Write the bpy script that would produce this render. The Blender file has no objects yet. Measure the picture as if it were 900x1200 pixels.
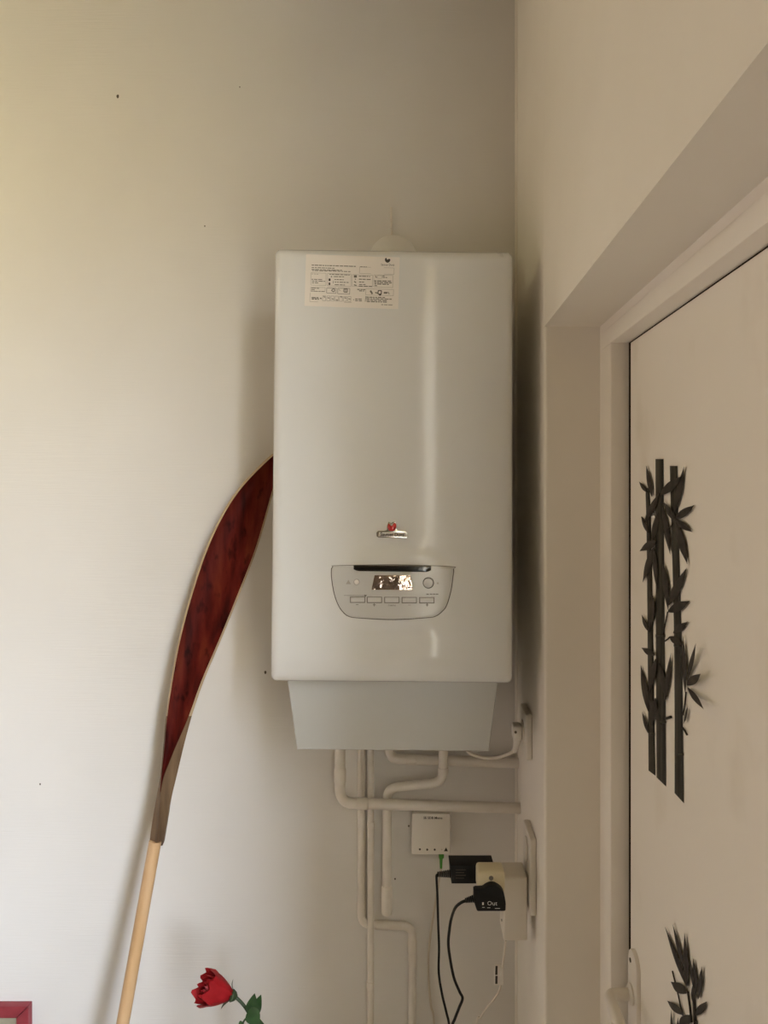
import bpy, bmesh, math, random
from mathutils import Vector, Matrix
random.seed(7)
C = bpy.context.scene.collection
R = math.radians
EYE, FPX, VX, VY = 1.8, 900.0, 483.0, 580.0     # eye height, focal length and vanishing point of the 900x1200 photo
YB = 1.69      # back wall
XR = 0.231     # right wall
XD = 0.352     # door leaf face

def P(px, py, Y):
    return Vector(((px - VX) / FPX * Y, Y, EYE + (VY - py) / FPX * Y))
def D(px, py, off=0.0):                            # point on the door leaf
    X = XD - off
    Y = X * FPX / (px - VX)
    return Vector((X, Y, EYE + (VY - py) / FPX * Y))
def sstep(a, b, x):
    t = min(1, max(0, (x - a) / (b - a))); return t * t * (3 - 2 * t)

# ------------------------------------------------------------------ materials
def mat(name, col, rough=0.5, metal=0.0, spec=0.5, coat=0.0):
    m = bpy.data.materials.new(name); m.use_nodes = True
    b = m.node_tree.nodes['Principled BSDF']
    b.inputs['Base Color'].default_value = (*col, 1)
    b.inputs['Roughness'].default_value = rough
    b.inputs['Metallic'].default_value = metal
    b.inputs['Specular IOR Level'].default_value = spec
    b.inputs['Coat Weight'].default_value = coat
    return m
def noise_mat(name, c1, c2, scale=(8, 8, 8), rough=0.6, lo=0.35, hi=0.65, bump=0.0, bscale=None, bdist=0.002, detail=4, coat=0.0, spec=0.5, metal=0.0):
    m = mat(name, c1, rough, metal, spec, coat)
    N = m.node_tree.nodes; L = m.node_tree.links; b = N['Principled BSDF']
    tc = N.new('ShaderNodeTexCoord'); mp = N.new('ShaderNodeMapping'); mp.inputs['Scale'].default_value = scale
    nz = N.new('ShaderNodeTexNoise'); nz.inputs['Scale'].default_value = 1; nz.inputs['Detail'].default_value = detail
    rp = N.new('ShaderNodeValToRGB')
    rp.color_ramp.elements[0].position = lo; rp.color_ramp.elements[0].color = (*c1, 1)
    rp.color_ramp.elements[1].position = hi; rp.color_ramp.elements[1].color = (*c2, 1)
    L.new(tc.outputs['Object'], mp.inputs['Vector']); L.new(mp.outputs[0], nz.inputs['Vector'])
    L.new(nz.outputs['Fac'], rp.inputs['Fac']); L.new(rp.outputs['Color'], b.inputs['Base Color'])
    if bump:
        m2 = N.new('ShaderNodeMapping'); m2.inputs['Scale'].default_value = bscale or scale
        n2 = N.new('ShaderNodeTexNoise'); n2.inputs['Scale'].default_value = 1; n2.inputs['Detail'].default_value = 3
        bp = N.new('ShaderNodeBump'); bp.inputs['Strength'].default_value = bump; bp.inputs['Distance'].default_value = bdist
        L.new(tc.outputs['Object'], m2.inputs['Vector']); L.new(m2.outputs[0], n2.inputs['Vector'])
        L.new(n2.outputs['Fac'], bp.inputs['Height']); L.new(bp.outputs[0], b.inputs['Normal'])
    return m

M = {}
M['wallpaper'] = noise_mat('ribbed_wallpaper', (.705, .68, .637), (.735, .71, .667), (3, 3, 3), .75, bump=.3, bscale=(14, 14, 330), bdist=.0012, spec=.25)
M['wall'] = noise_mat('cream_wall_paint', (.84, .795, .71), (.87, .825, .74), (4, 4, 4), .7, bump=.15, bscale=(25, 25, 25), bdist=.003, spec=.3)
M['trim'] = noise_mat('cream_gloss_paint', (.84, .79, .71), (.87, .82, .74), (6, 6, 6), .45, bump=.12, bscale=(30, 30, 8), bdist=.002)
M['door'] = noise_mat('cream_door_paint', (.79, .725, .625), (.87, .815, .73), (3, 7, 5), .5, lo=.22, hi=.40, bump=.1, bscale=(18, 18, 18), bdist=.002)
M['ceiling'] = mat('dark_ceiling_wood', (.27, .23, .17), .7)
M['far_wall'] = mat('tan_wall_paint', (.38, .33, .27), .8)
M['floor'] = noise_mat('oak_floor', (.27, .215, .155), (.35, .285, .21), (3, 18, 1), .45)
M['gap_shade'] = mat('dark_gap_shade', (.022, .014, .008), .9, spec=.1)  # near-black colour for the shade in the door gap
M['hole'] = mat('dark_pinhole', (.10, .085, .06), .9)
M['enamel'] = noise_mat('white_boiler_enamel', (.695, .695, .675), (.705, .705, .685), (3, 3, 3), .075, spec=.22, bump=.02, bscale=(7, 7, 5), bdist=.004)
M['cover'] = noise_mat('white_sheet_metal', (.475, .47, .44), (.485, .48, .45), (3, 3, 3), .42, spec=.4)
M['chassis'] = mat('white_side_steel', (.66, .645, .60), .45)
M['panel'] = mat('pale_panel_plastic', (.55, .54, .51), .22)
M['panel_line'] = mat('panel_groove', (.10, .09, .075), .7)
M['button'] = mat('button_plastic', (.53, .515, .485), .35)
M['black_gloss'] = mat('black_gloss_plastic', (.008, .007, .006), .12)
M['black'] = noise_mat('black_plastic', (.005, .005, .005), (.009, .009, .009), (60, 60, 60), .42, spec=.25)
M['white_print'] = mat('white_print', (.75, .75, .72), .6)
M['print'] = mat('grey_print', (.17, .155, .13), .7)
M['print_soft'] = mat('pale_grey_print', (.36, .33, .29), .7)
M['print_dark'] = mat('dark_print', (.03, .022, .015), .6)
M['sticker'] = mat('sticker_paper', (.80, .75, .69), .6)
M['chrome'] = mat('chrome', (.55, .54, .51), .22, 1.0)
M['red_enamel'] = mat('red_emblem', (.42, .012, .010), .15, coat=.6)
M['display'] = noise_mat('foil_covered_display', (.42, .34, .29), (.62, .50, .43), (60, 60, 60), .14, bump=.7, bscale=(38, 30, 48), bdist=.008, metal=1.0)
M['pipe'] = noise_mat('painted_pipe', (.69, .64, .56), (.74, .69, .61), (25, 25, 25), .4, bump=.25, bscale=(50, 50, 50), bdist=.002)
M['flue'] = mat('white_flue_plastic', (.74, .73, .70), .4)
M['socket'] = mat('white_socket_plastic', (.76, .72, .64), .35)
M['adapter'] = mat('white_adapter_plastic', (.74, .69, .60), .4)
M['ivory'] = mat('ivory_adapter_plastic', (.74, .66, .45), .35)
M['cable_white'] = mat('white_cable', (.74, .68, .59), .5)
M['cable_wall'] = mat('beige_cable', (.60, .53, .43), .5)
M['green'] = mat('green_connector', (.06, .27, .03), .45)
M['led_off'] = mat('dark_lamp', (.06, .05, .035), .4)
M['shaft'] = noise_mat('pale_pine_shaft', (.48, .29, .13), (.57, .37, .20), (30, 30, 3), .5)
M['rim'] = noise_mat('pale_blade_edge', (.36, .25, .15), (.45, .33, .20), (20, 20, 4), .5)
M['neck'] = noise_mat('brown_varnished_wood', (.085, .05, .026), (.18, .115, .063), (40, 40, 7), .5, spec=.2)
M['petal'] = noise_mat('red_petal', (.25, .005, .008), (.34, .010, .014), (40, 40, 40), .5, spec=.25)
M['leafgreen'] = noise_mat('rose_leaf', (.018, .055, .015), (.035, .09, .025), (40, 40, 40), .4)
M['stem'] = mat('rose_stem', (.03, .055, .02), .5)
M['bamboo'] = noise_mat('dark_bamboo_print', (.014, .012, .008), (.045, .040, .027), (10, 130, 7), .5, spec=.2, lo=.42, hi=.62)
M['bleaf'] = noise_mat('dark_leaf_print', (.018, .014, .011), (.042, .034, .027), (60, 60, 60), .5, spec=.2)
M['redframe'] = noise_mat('maroon_frame_paint', (.22, .022, .032), (.28, .035, .045), (30, 30, 30), .4)
M['picture'] = noise_mat('olive_grey_print', (.22, .20, .13), (.34, .31, .22), (20, 20, 20), .6)
M['ceramic'] = mat('white_ceramic', (.75, .73, .70), .25)
M['handle'] = mat('cream_handle_enamel', (.78, .73, .66), .3)
M['glass'] = mat('window_glass', (1, 1, 1), .02)
# red varnished blade with dark streaks
def blade_mat():
    m = mat('red_varnished_blade', (.10, .008, .004), .5, spec=.05)
    N = m.node_tree.nodes; L = m.node_tree.links; b = N['Principled BSDF']
    tc = N.new('ShaderNodeTexCoord'); mp = N.new('ShaderNodeMapping'); mp.inputs['Scale'].default_value = (42, 42, 5); mp.inputs['Rotation'].default_value = (0, R(-14), 0)
    n1 = N.new('ShaderNodeTexNoise'); n1.inputs['Scale'].default_value = 1; n1.inputs['Detail'].default_value = 6
    rp = N.new('ShaderNodeValToRGB'); e = rp.color_ramp.elements
    e[0].position = .30; e[0].color = (.026, .003, .002, 1); e[1].position = .75; e[1].color = (.135, .024, .010, 1)
    k = e.new(.5); k.color = (.082, .008, .005, 1)
    n2 = N.new('ShaderNodeTexNoise'); n2.inputs['Scale'].default_value = 1; m3 = N.new('ShaderNodeMapping'); m3.inputs['Scale'].default_value = (60, 60, 26)
    r2 = N.new('ShaderNodeValToRGB'); r2.color_ramp.elements[0].position = .28; r2.color_ramp.elements[0].color = (.25, .2, .2, 1); r2.color_ramp.elements[1].position = .42; r2.color_ramp.elements[1].color = (1, 1, 1, 1)
    mx = N.new('ShaderNodeMix'); mx.data_type = 'RGBA'; mx.blend_type = 'MULTIPLY'; mx.inputs[0].default_value = .8
    L.new(tc.outputs['Object'], mp.inputs[0]); L.new(mp.outputs[0], n1.inputs['Vector']); L.new(n1.outputs['Fac'], rp.inputs[0])
    L.new(tc.outputs['Object'], m3.inputs[0]); L.new(m3.outputs[0], n2.inputs['Vector']); L.new(n2.outputs['Fac'], r2.inputs[0])
    L.new(rp.outputs[0], mx.inputs[6]); L.new(r2.outputs[0], mx.inputs[7]); L.new(mx.outputs[2], b.inputs['Base Color'])
    return m
M['blade'] = blade_mat()

# ------------------------------------------------------------------ object helpers
ORG = {}
def tag(o, label=None, cat=None, group=None, kind=None):
    if label: o['label'] = label
    if cat: o['category'] = cat
    if group: o['group'] = group
    if kind: o['kind'] = kind
    return o
def thing(name, label, cat, loc, group=None):
    o = bpy.data.objects.new(name, None); C.objects.link(o)
    o.location = loc; o.empty_display_size = .05
    ORG[o.name] = Vector(loc)
    return tag(o, label, cat, group)
def obj(name, bm, mats, parent=None, smooth=True, angle=40, loc=None):
    """links a bmesh given in world coordinates as one mesh object"""
    org = ORG[parent.name] if parent is not None else Vector(loc or (0, 0, 0))
    bmesh.ops.translate(bm, verts=bm.verts, vec=-org)
    bmesh.ops.recalc_face_normals(bm, faces=bm.faces)
    me = bpy.data.meshes.new(name); bm.to_mesh(me); bm.free()
    for m in (mats if isinstance(mats, (list, tuple)) else [mats]): me.materials.append(m)
    if smooth:
        me.polygons.foreach_set('use_smooth', [True] * len(me.polygons))
        me.set_sharp_from_angle(angle=R(angle))
    o = bpy.data.objects.new(name, me); C.objects.link(o)
    if parent is not None:
        o.parent = parent
    else:
        o.location = org
    ORG[o.name] = org
    return o
def struct(name, bm, m, parent=None, **k):
    o = obj(name, bm, m, parent, **k)
    if parent is None: o['kind'] = 'structure'
    return o
def add_box(bm, x0, x1, y0, y1, z0, z1, bev=0, seg=2, mi=0):
    b = bmesh.new()
    vs = [b.verts.new((x, y, z)) for x in (x0, x1) for y in (y0, y1) for z in (z0, z1)]
    for f in ((0, 1, 3, 2), (4, 6, 7, 5), (0, 4, 5, 1), (2, 3, 7, 6), (0, 2, 6, 4), (1, 5, 7, 3)):
        b.faces.new([vs[i] for i in f])
    if bev: bmesh.ops.bevel(b, geom=b.edges[:], offset=bev, segments=seg, affect='EDGES', profile=.5)
    for f in b.faces: f.material_index = mi
    merge(bm, b)
def merge(bm, b):
    me = bpy.data.meshes.new('tmp'); b.to_mesh(me); b.free(); bm.from_mesh(me); bpy.data.meshes.remove(me)
def box(*a, **k):
    bm = bmesh.new(); add_box(bm, *a, **k); return bm
def catmull(pts, n=8):
    out = []
    p = [pts[0]] + list(pts) + [pts[-1]]
    for i in range(1, len(p) - 2):
        for k in range(n):
            t = k / n
            a, b, c, d = p[i - 1], p[i], p[i + 1], p[i + 2]
            out.append(.5 * ((2 * b) + (c - a) * t + (2 * a - 5 * b + 4 * c - d) * t * t + (3 * b - a - 3 * c + d) * t ** 3))
    out.append(p[-2]); return out
def fillet(pts, r, n=7):
    """round the corners of a polyline with arcs of about radius r"""
    out = [pts[0]]
    for i in range(1, len(pts) - 1):
        a, b, c = pts[i - 1], pts[i], pts[i + 1]
        ra = min(r, (a - b).length * .49); rc = min(r, (c - b).length * .49); k = min(ra, rc)
        s = b + (a - b).normalized() * k; e = b + (c - b).normalized() * k
        for j in range(n + 1):
            t = j / n
            out.append(s * (1 - t) ** 2 + b * 2 * t * (1 - t) + e * t * t)
    out.append(pts[-1]); return out
def add_tube(bm, pts, rad, seg=14, mi=0):
    rads = rad if isinstance(rad, (list, tuple)) else [rad] * len(pts)
    rings = []; prev = None
    for i, p in enumerate(pts):
        t = (pts[min(i + 1, len(pts) - 1)] - pts[max(i - 1, 0)]).normalized()
        if prev is None:
            up = Vector((0, 1, 0)) if abs(t.y) < .9 else Vector((1, 0, 0))
            nrm = (up - t * up.dot(t)).normalized()
        else:
            nrm = (prev - t * prev.dot(t)).normalized()
        prev = nrm; bn = t.cross(nrm)
        rings.append([bm.verts.new(p + (nrm * math.cos(2 * math.pi * k / seg) + bn * math.sin(2 * math.pi * k / seg)) * rads[i]) for k in range(seg)])
    fs = []
    for a, b in zip(rings, rings[1:]):
        for k in range(seg):
            fs.append(bm.faces.new((a[k], a[(k + 1) % seg], b[(k + 1) % seg], b[k])))
    fs.append(bm.faces.new(rings[0])); fs.append(bm.faces.new(rings[-1]))
    for f in fs: f.material_index = mi
def tube(pts, rad, seg=14):
    bm = bmesh.new(); add_tube(bm, pts, rad, seg); return bm
def add_lathe(bm, prof, origin, axis, seg=24, mi=0):
    """prof: list of (radius, distance along the axis)"""
    axis = Vector(axis).normalized(); q = Vector((0, 0, 1)).rotation_difference(axis); o = Vector(origin)
    rings = [[bm.verts.new(o + q @ Vector((r * math.cos(2 * math.pi * k / seg), r * math.sin(2 * math.pi * k / seg), h))) for k in range(seg)] for r, h in prof]
    for a, b in zip(rings, rings[1:]):
        for k in range(seg): bm.faces.new((a[k], a[(k + 1) % seg], b[(k + 1) % seg], b[k])).material_index = mi
    bm.faces.new(rings[0]).material_index = mi; bm.faces.new(rings[-1]).material_index = mi
def add_prism(bm, front, vec, bev=0, mi=0, seg=2):
    """a closed outline (list of Vectors) pushed along vec"""
    b = bmesh.new(); n = len(front)
    f = [b.verts.new(p) for p in front]; k = [b.verts.new(p + vec) for p in front]
    b.faces.new(f); b.faces.new(k[::-1])
    for i in range(n): b.faces.new((f[i], k[i], k[(i + 1) % n], f[(i + 1) % n]))
    bmesh.ops.recalc_face_normals(b, faces=b.faces)
    if bev:
        es = [e for e in b.edges if all(v in set(f) for v in e.verts)]
        bmesh.ops.bevel(b, geom=es, offset=bev, segments=seg, affect='EDGES', profile=.5)
    for fc in b.faces: fc.material_index = mi
    merge(bm, b)
def text_bm(body, size, fn, ext=0.0003, align='CENTER', mi=0, bm=None, bold=0.0):
    """lettering: fn maps the (x, y) plane of the text to world points"""
    cu = bpy.data.curves.new('lettering', 'FONT'); cu.body = body; cu.size = size; cu.align_x = align; cu.align_y = 'CENTER'; cu.resolution_u = 2; cu.offset = bold
    o = bpy.data.objects.new('lettering', cu); C.objects.link(o)
    dg = bpy.context.evaluated_depsgraph_get(); me = bpy.data.meshes.new_from_object(o.evaluated_get(dg))
    bpy.data.objects.remove(o); bpy.data.curves.remove(cu)
    b = bmesh.new(); b.from_mesh(me); bpy.data.meshes.remove(me)
    for v in b.verts: v.co = fn(v.co.x, v.co.y)
    for f in b.faces: f.material_index = mi
    if bm is None: return b
    merge(bm, b); return bm

# ------------------------------------------------------------------ the room
XL, YF, ZC = -2.9, -3.4, 2.96
bm = box(XL - .2, XR + .3, YB, YB + .2, 0, ZC)
for px, py, r in ((138, 113, .0035), (311, 788, .0030), (240, 265, .0016), (609, 283, .003), (479, 968, .002), (463, 1030, .002), (47, 919, .002), (281, 102, .0014)):
    c = P(px, py, YB - .0004)
    vs = [bm.verts.new(c + Vector((math.cos(k * .9) * r * (.8 + .2 * (k % 2)), 0, math.sin(k * .9) * r * 1.3))) for k in range(7)]
    bm.faces.new(vs).material_index = 1
struct('wall_back', bm, [M['wallpaper'], M['hole']], smooth=False)
# right wall: strip by the corner, door opening, tall narrow window behind the door
YJ, YE = 1.341, .395
ZS = 2.094
bm = bmesh.new()
b = bmesh.new()
add_box(b, XR, XR + .21, YJ, YB, 0, ZC)
es = [e for e in b.edges if all(abs(v.co.x - XR) < 1e-5 and abs(v.co.y - YJ) < 1e-5 for v in e.verts)]
bmesh.ops.bevel(b, geom=es, offset=.005, segments=3, affect='EDGES', profile=.5)
merge(bm, b)
add_box(bm, XR, XR + .21, YE, YJ, ZS, ZC)
WY0, WY1, WZ0, WZ1 = -.30, .335, 1.0, 2.66
TW = .20                                           # thin infill wall round the window
add_box(bm, XR, XR + TW, WY1, YE - .02, 0, ZC); add_box(bm, XR, XR + .21, YE - .02, YE, 0, ZC)
add_box(bm, XR, XR + TW, WY0, WY1, 0, WZ0)
add_box(bm, XR, XR + TW, WY0, WY1, WZ1, ZC)
add_box(bm, XR, XR + TW, YF, WY0, 0, ZC)
add_box(bm, XR + .19, XR + .21, YE, YJ, 0, ZS)
for px, py, r in ((636, 380, .0016),):
    pass
struct('wall_right', bm, M['wall'], smooth=False)
# left wall with a wide window
LY0, LY1, LZ0, LZ1 = -.2, 1.35, .06, 2.15
bm = bmesh.new()
add_box(bm, XL - .25, XL, YF, LY0, 0, ZC); add_box(bm, XL - .25, XL, LY1, YB, 0, ZC)
add_box(bm, XL - .25, XL, LY0, LY1, 0, LZ0); add_box(bm, XL - .25, XL, LY0, LY1, LZ1, ZC)
struct('wall_left', bm, M['far_wall'], smooth=False)
struct('wall_front', box(XL, XR, YF - .2, YF, 0, ZC), M['far_wall'], smooth=False)
struct('floor', box(XL - .25, XR + .3, YF - .2, YB + .2, -.1, 0), M['floor'], smooth=False)
struct('ceiling', box(XL - .25, XR + .3, YF - .2, YB + .2, ZC, ZC + .1), M['ceiling'], smooth=False)
def window(name, x0, x1, y0, y1, z0, z1, bars_z, bars_y, w=.04, bw=None):
    bw = bw or w
    bm = bmesh.new()
    add_box(bm, x0, x1, y0, y0 + w, z0, z1, .004); add_box(bm, x0, x1, y1 - w, y1, z0, z1, .004)
    add_box(bm, x0, x1, y0 + w, y1 - w, z0, z0 + w, .004); add_box(bm, x0, x1, y0 + w, y1 - w, z1 - w, z1, .004)
    for z in bars_z: add_box(bm, x0, x1, y0 + w, y1 - w, z - bw / 2, z + bw / 2, .004)
    for y in bars_y: add_box(bm, x0, x1, y - w / 2, y + w / 2, z0 + w, z1 - w, .004)
    return struct(name, bm, M['trim'])
window('window_1', XL - .16, XL - .10, LY0, LY1, LZ0, LZ1, [], [(LY0 + LY1) / 2], .06)
window('window_2', XR + .16, XR + .195, WY0, WY1, WZ0, WZ1, [1.98], [], .03, .075)

# door frame: stepped face, then the return to the leaf
XF = .3233
YI, ZI = 1.253, 2.048
bm = bmesh.new()
add_box(bm, XF + .005, .42, YI + .06, YJ, 0, ZI + .026)                 # recessed outer strip of the stile
add_box(bm, XF, .42, YI, YI + .064, 0, ZI + .001, .0035)
add_box(bm, XF + .005, .42, YE, YJ, ZI + .026, ZS)
add_box(bm, XF, .42, YE, YI + .064, ZI, ZI + .030, .0035)
add_box(bm, XF, .42, YE, YE + .05, 0, ZI, .0035)
struct('trim_1', bm, M['trim'])
# corner bead of old caulk between the two walls
struct('trim_2', tube([Vector((XR - .001, YB - .001, z)) for z in (0, 1, 2, ZC - .01)], .004, 8), M['wall'])
# door leaf and its handle
YL = 1.2375
dl = struct('door_1', box(XD, XD + .04, YE + .053, YL, .01, ZI - .0025, .0010, 1), M['door'])
bm = bmesh.new()
add_box(bm, XD + .0015, XD + .012, YL - .004, YI - .0002, .01, ZI - .0002)
add_box(bm, XD + .0015, XD + .012, YE + .052, YL - .004, ZI - .005, ZI - .0002)
struct('door_gap_shade', bm, M['gap_shade'], smooth=False)          # dark strip, its colour standing in for shade in the gap round the leaf
c0 = D(745.5, 1165)
bm = bmesh.new()
pw, pt = .024, c0.z + .068
out = [Vector((XD, c0.y + pw * math.cos(a), pt - pw + pw * math.sin(a))) for a in [math.pi * k / 10 for k in range(11)]]
out += [Vector((XD, c0.y - pw * math.cos(a), pt - .23 + pw - pw * math.sin(a))) for a in [math.pi * k / 10 for k in range(11)]]
add_prism(bm, [v + Vector((-.007, 0, 0)) for v in out], Vector((.007, 0, 0)), .003)
hp = obj('handle_plate', bm, M['handle'], dl)
bm = bmesh.new()
add_lathe(bm, [(.0035, 0), (.0035, .001)], (XD - .0072, c0.y + .006, pt - .018), (-1, 0, 0), 12)
obj('screw', bm, M['hole'], hp)
bm = bmesh.new()
s = Vector((XD - .006, c0.y, c0.z))
add_lathe(bm, [(.016, 0), (.016, .004), (.012, .007)], s, (-1, 0, 0), 20)
tip = Vector((.309, c0.y, c0.z))
add_tube(bm, fillet([s, tip, tip + Vector((-.002, -.115, -.004)), tip + Vector((.012, -.128, -.006))], .014), .0095, 16)
obj('door_handle', bm, M['handle'], dl)

# ------------------------------------------------------------------ boiler
def Yf(px, py):
    u = (px - 461) / 140; v = (py - 293) / 504
    d = 1.346 + .023 * u * u
    d -= .020 * sstep(.40, .90, v)
    k = (v - .950) / .05; d += .013 * (.5 * (k + math.sqrt(k * k + .02)))       # lower lip turning back below a crease
    sx, sy = (px - 449) / 54, (py - 751) / 25
    d += .0045 * (1 - sstep(.62, 1.05, (abs(sx) ** 3 + abs(sy) ** 3) ** (1 / 3)))    # shallow scoop under the controls
    mx, my = (px - 461) / 84, (py - 690) / 48
    d -= .006 * (1 - sstep(.75, 1.08, (abs(mx) ** 3 + abs(my) ** 3) ** (1 / 3)))
    return d
def F(px, py, off=0.0):
    return P(px, py, Yf(px, py) - off)
boiler = thing('wall_boiler', 'large white wall-mounted gas boiler with a curved front and small control panel', 'boiler', (-.033, YB, 1.44))
def edges(t):                                     # left and right outline at height t (0 top .. 1 bottom), pixels of the photo
    return 323 + (317.5 - 323) * t, 600.5 + (600.3 - 600.5) * t
def front_pt(s, t, r=6.0):
    xl, xr = edges(t)
    x = xl + (xr - xl) * s
    y = (292.5 + 3.6 * s) * (1 - t) + (797.5 + 2.6 * s) * t
    return x, y
S = sorted(set([0, .003, .008, .014, .021, .03, .04] + [.04 + .92 * i / 44 for i in range(45)] + [.96, .97, .979, .986, .992, .997, 1]))
T = sorted(set([0, .002, .005, .009, .014, .02] + [.02 + .96 * i / 90 for i in range(91)] + [.98, .986, .991, .995, .998, 1]))
bm = bmesh.new(); grid = []
for t in T:
    row = []
    for s_ in S:
        x, y = front_pt(s_, t)
        xl, xr = edges(t)
        dt, db = t * 504, (1 - t) * 504
        rr = 7.0
        dv = min(dt, db); dh = min(x - xl, xr - x)
        # round the four corners of the outline
        if dv < rr:
            k = rr - math.sqrt(max(0, rr * rr - (rr - dv) ** 2))
            if x - xl < 40: x = xl + k + (x - xl) * (40 - k) / 40
            elif xr - x < 40: x = xr - k - (xr - x) * (40 - k) / 40
        e = min(dv, dh)
        w = 9.0
        roll = .013 * (1 - math.sqrt(max(0, 1 - (1 - min(e, w) / w) ** 2)))
        row.append(bm.verts.new(P(x, y, Yf(x, y) + roll)))
    grid.append(row)
for a, b_ in zip(grid, grid[1:]):
    for i in range(len(S) - 1): bm.faces.new((a[i], a[i + 1], b_[i + 1], b_[i]))
ring = grid[0][:] + [r[-1] for r in grid[1:]] + grid[-1][-2::-1] + [r[0] for r in grid[-2:0:-1]]
back = [bm.verts.new((v.co.x, 1.44, v.co.z)) for v in ring]
for i in range(len(ring)):
    j = (i + 1) % len(ring); bm.faces.new((ring[i], ring[j], back[j], back[i]))
bm.faces.new(back)
obj('front_panel', bm, M['enamel'], boiler, angle=60)
tl = P(323, 293, 1.357); tr = P(600, 296, 1.357); bl = P(318, 797, 1.343); br = P(600, 800, 1.343)
bm = bmesh.new()
add_prism(bm, [Vector((p.x + dx, 1.441, p.z + dz)) for p, dx, dz in ((tl, .005, -.006), (tr, -.005, -.006), (br, -.006, .006), (bl, .006, .006))], Vector((0, YB - 1.441 - .0005, 0)), .002)
obj('chassis', bm, M['chassis'], boiler)
# tapered lower cover
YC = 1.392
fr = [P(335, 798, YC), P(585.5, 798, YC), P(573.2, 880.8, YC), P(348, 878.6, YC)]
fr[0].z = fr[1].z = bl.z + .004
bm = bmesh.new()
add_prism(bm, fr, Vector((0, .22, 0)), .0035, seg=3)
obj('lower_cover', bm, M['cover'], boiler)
# information sticker with its print
def sheet(bm, pts_fn, x0, y0, x1, y1, off, th=.0004, nx=8, ny=4, mi=0):
    g = [[bm.verts.new(pts_fn(x0 + (x1 - x0) * i / nx, y0 + (y1 - y0) * j / ny, off)) for i in range(nx + 1)] for j in range(ny + 1)]
    for a, b_ in zip(g, g[1:]):
        for i in range(nx): bm.faces.new((a[i], a[i + 1], b_[i + 1], b_[i])).material_index = mi
def quadpx(bm, fn, pts, off, mi=0):
    bm.faces.new([bm.verts.new(fn(x, y, off)) for x, y in pts]).material_index = mi
def stk(u, v, off):                                # sticker coordinates 0..900 x 0..554 of the close-up -> front panel
    return F(350 + u / 6.923, 290 + v / 6.925, off)
bm = bmesh.new()
N_ = 12
g = [[bm.verts.new(stk(60 - 13 * j / 6 + (760 * i / N_) - 0, 55 + 25 * i / N_ + (418 + 2 * i / N_) * j / 6, .0006)) for i in range(N_ + 1)] for j in range(7)]
for a, b_ in zip(g, g[1:]):
    for i in range(N_): bm.faces.new((a[i], a[i + 1], b_[i + 1], b_[i]))
rim = g[0][:] + [r[-1] for r in g[1:]] + g[-1][-2::-1] + [r[0] for r in g[-2:0:-1]]
bk = [bm.verts.new(v.co + Vector((0, .0010, 0))) for v in rim]
for i in range(len(rim)): bm.faces.new((rim[i], rim[(i + 1) % len(rim)], bk[(i + 1) % len(rim)], bk[i]))
sticker = obj('information_sticker', bm, M['sticker'], boiler)
bm = bmesh.new()
def bar(u0, v0, u1, v1, w=5.0, mi=0):              # a printed line
    du, dv = u1 - u0, v1 - v0; l = math.hypot(du, dv); nu, nv = -dv / l * w / 2, du / l * w / 2
    quadpx(bm, stk, [(u0 + nu, v0 + nv), (u1 + nu, v1 + nv), (u1 - nu, v1 - nv), (u0 - nu, v0 - nv)], .0010, mi)
def words(u0, v0, u1, w=8, mi=0, slope=.03):       # a line of tiny unreadable words
    u = u0
    while u < u1 - 8:
        l = random.uniform(12, 38); e = min(u + l, u1)
        bar(u, v0 + (u - u0) * slope, e, v0 + (e - u0) * slope, w, mi); u = e + random.uniform(4, 7)
def frame(u0, v0, u1, v1, w=2.5, mi=1, sl=.03):
    bar(u0, v0, u1, v0 + (u1 - u0) * sl, w, mi); bar(u0, v1, u1, v1 + (u1 - u0) * sl, w, mi)
    bar(u0, v0, u0 - 2, v1, w, mi); bar(u1, v0 + (u1 - u0) * sl, u1 - 2, v1 + (u1 - u0) * sl, w, mi)
words(105, 143, 470, 7); words(105, 163, 300, 6); words(105, 178, 360, 6); words(110, 187, 420, 6)
frame(495, 158, 775, 210); words(497, 157, 553, 6)
frame(100, 205, 222, 305); words(105, 215, 160, 4, 1); words(105, 258, 205, 6); words(108, 272, 215, 6); words(108, 286, 160, 6)
frame(235, 210, 425, 312); words(250, 218, 415, 6); words(285, 236, 370, 6); words(290, 260, 365, 6); words(292, 281, 405, 6); words(292, 302, 375, 6)
bar(243, 262, 258, 262, 20, 2); bar(243, 295, 256, 295, 20, 2); bar(262, 240, 270, 234, 9, 0); bar(280, 272, 280, 292, 4, 0)
frame(435, 220, 600, 315); bar(448, 235, 472, 235, 20, 0); bar(457, 254, 463, 262, 7, 0); bar(450, 275, 466, 286, 8, 0); bar(448, 303, 470, 308, 8, 0)
words(488, 233, 580, 7); words(488, 257, 595, 7); words(490, 280, 530, 7); words(490, 300, 545, 6); words(488, 313, 595, 6)
frame(610, 222, 765, 320); bar(625, 228, 630, 248, 7, 0); frame(640, 228, 675, 250); words(680, 231, 705, 6); words(680, 243, 725, 6)
words(612, 270, 750, 8); words(614, 283, 755, 8); words(616, 296, 745, 8); words(616, 310, 650, 7)
frame(98, 322, 215, 355); words(102, 330, 180, 6); words(102, 343, 130, 6); words(100, 354, 210, 5)
frame(228, 328, 305, 370, 5, 1); frame(318, 330, 415, 376, 5, 1)
bar(268, 347, 280, 334, 7); bar(280, 334, 292, 338, 7); bar(292, 338, 290, 358, 7); bar(290, 358, 276, 358, 7); bar(276, 358, 266, 346, 7); bar(325, 338, 338, 352, 4, 1)
frame(368, 335, 395, 362, 7, 0); bar(380, 335, 380, 362, 6)
words(475, 340, 540, 7); words(490, 352, 532, 7)
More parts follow.
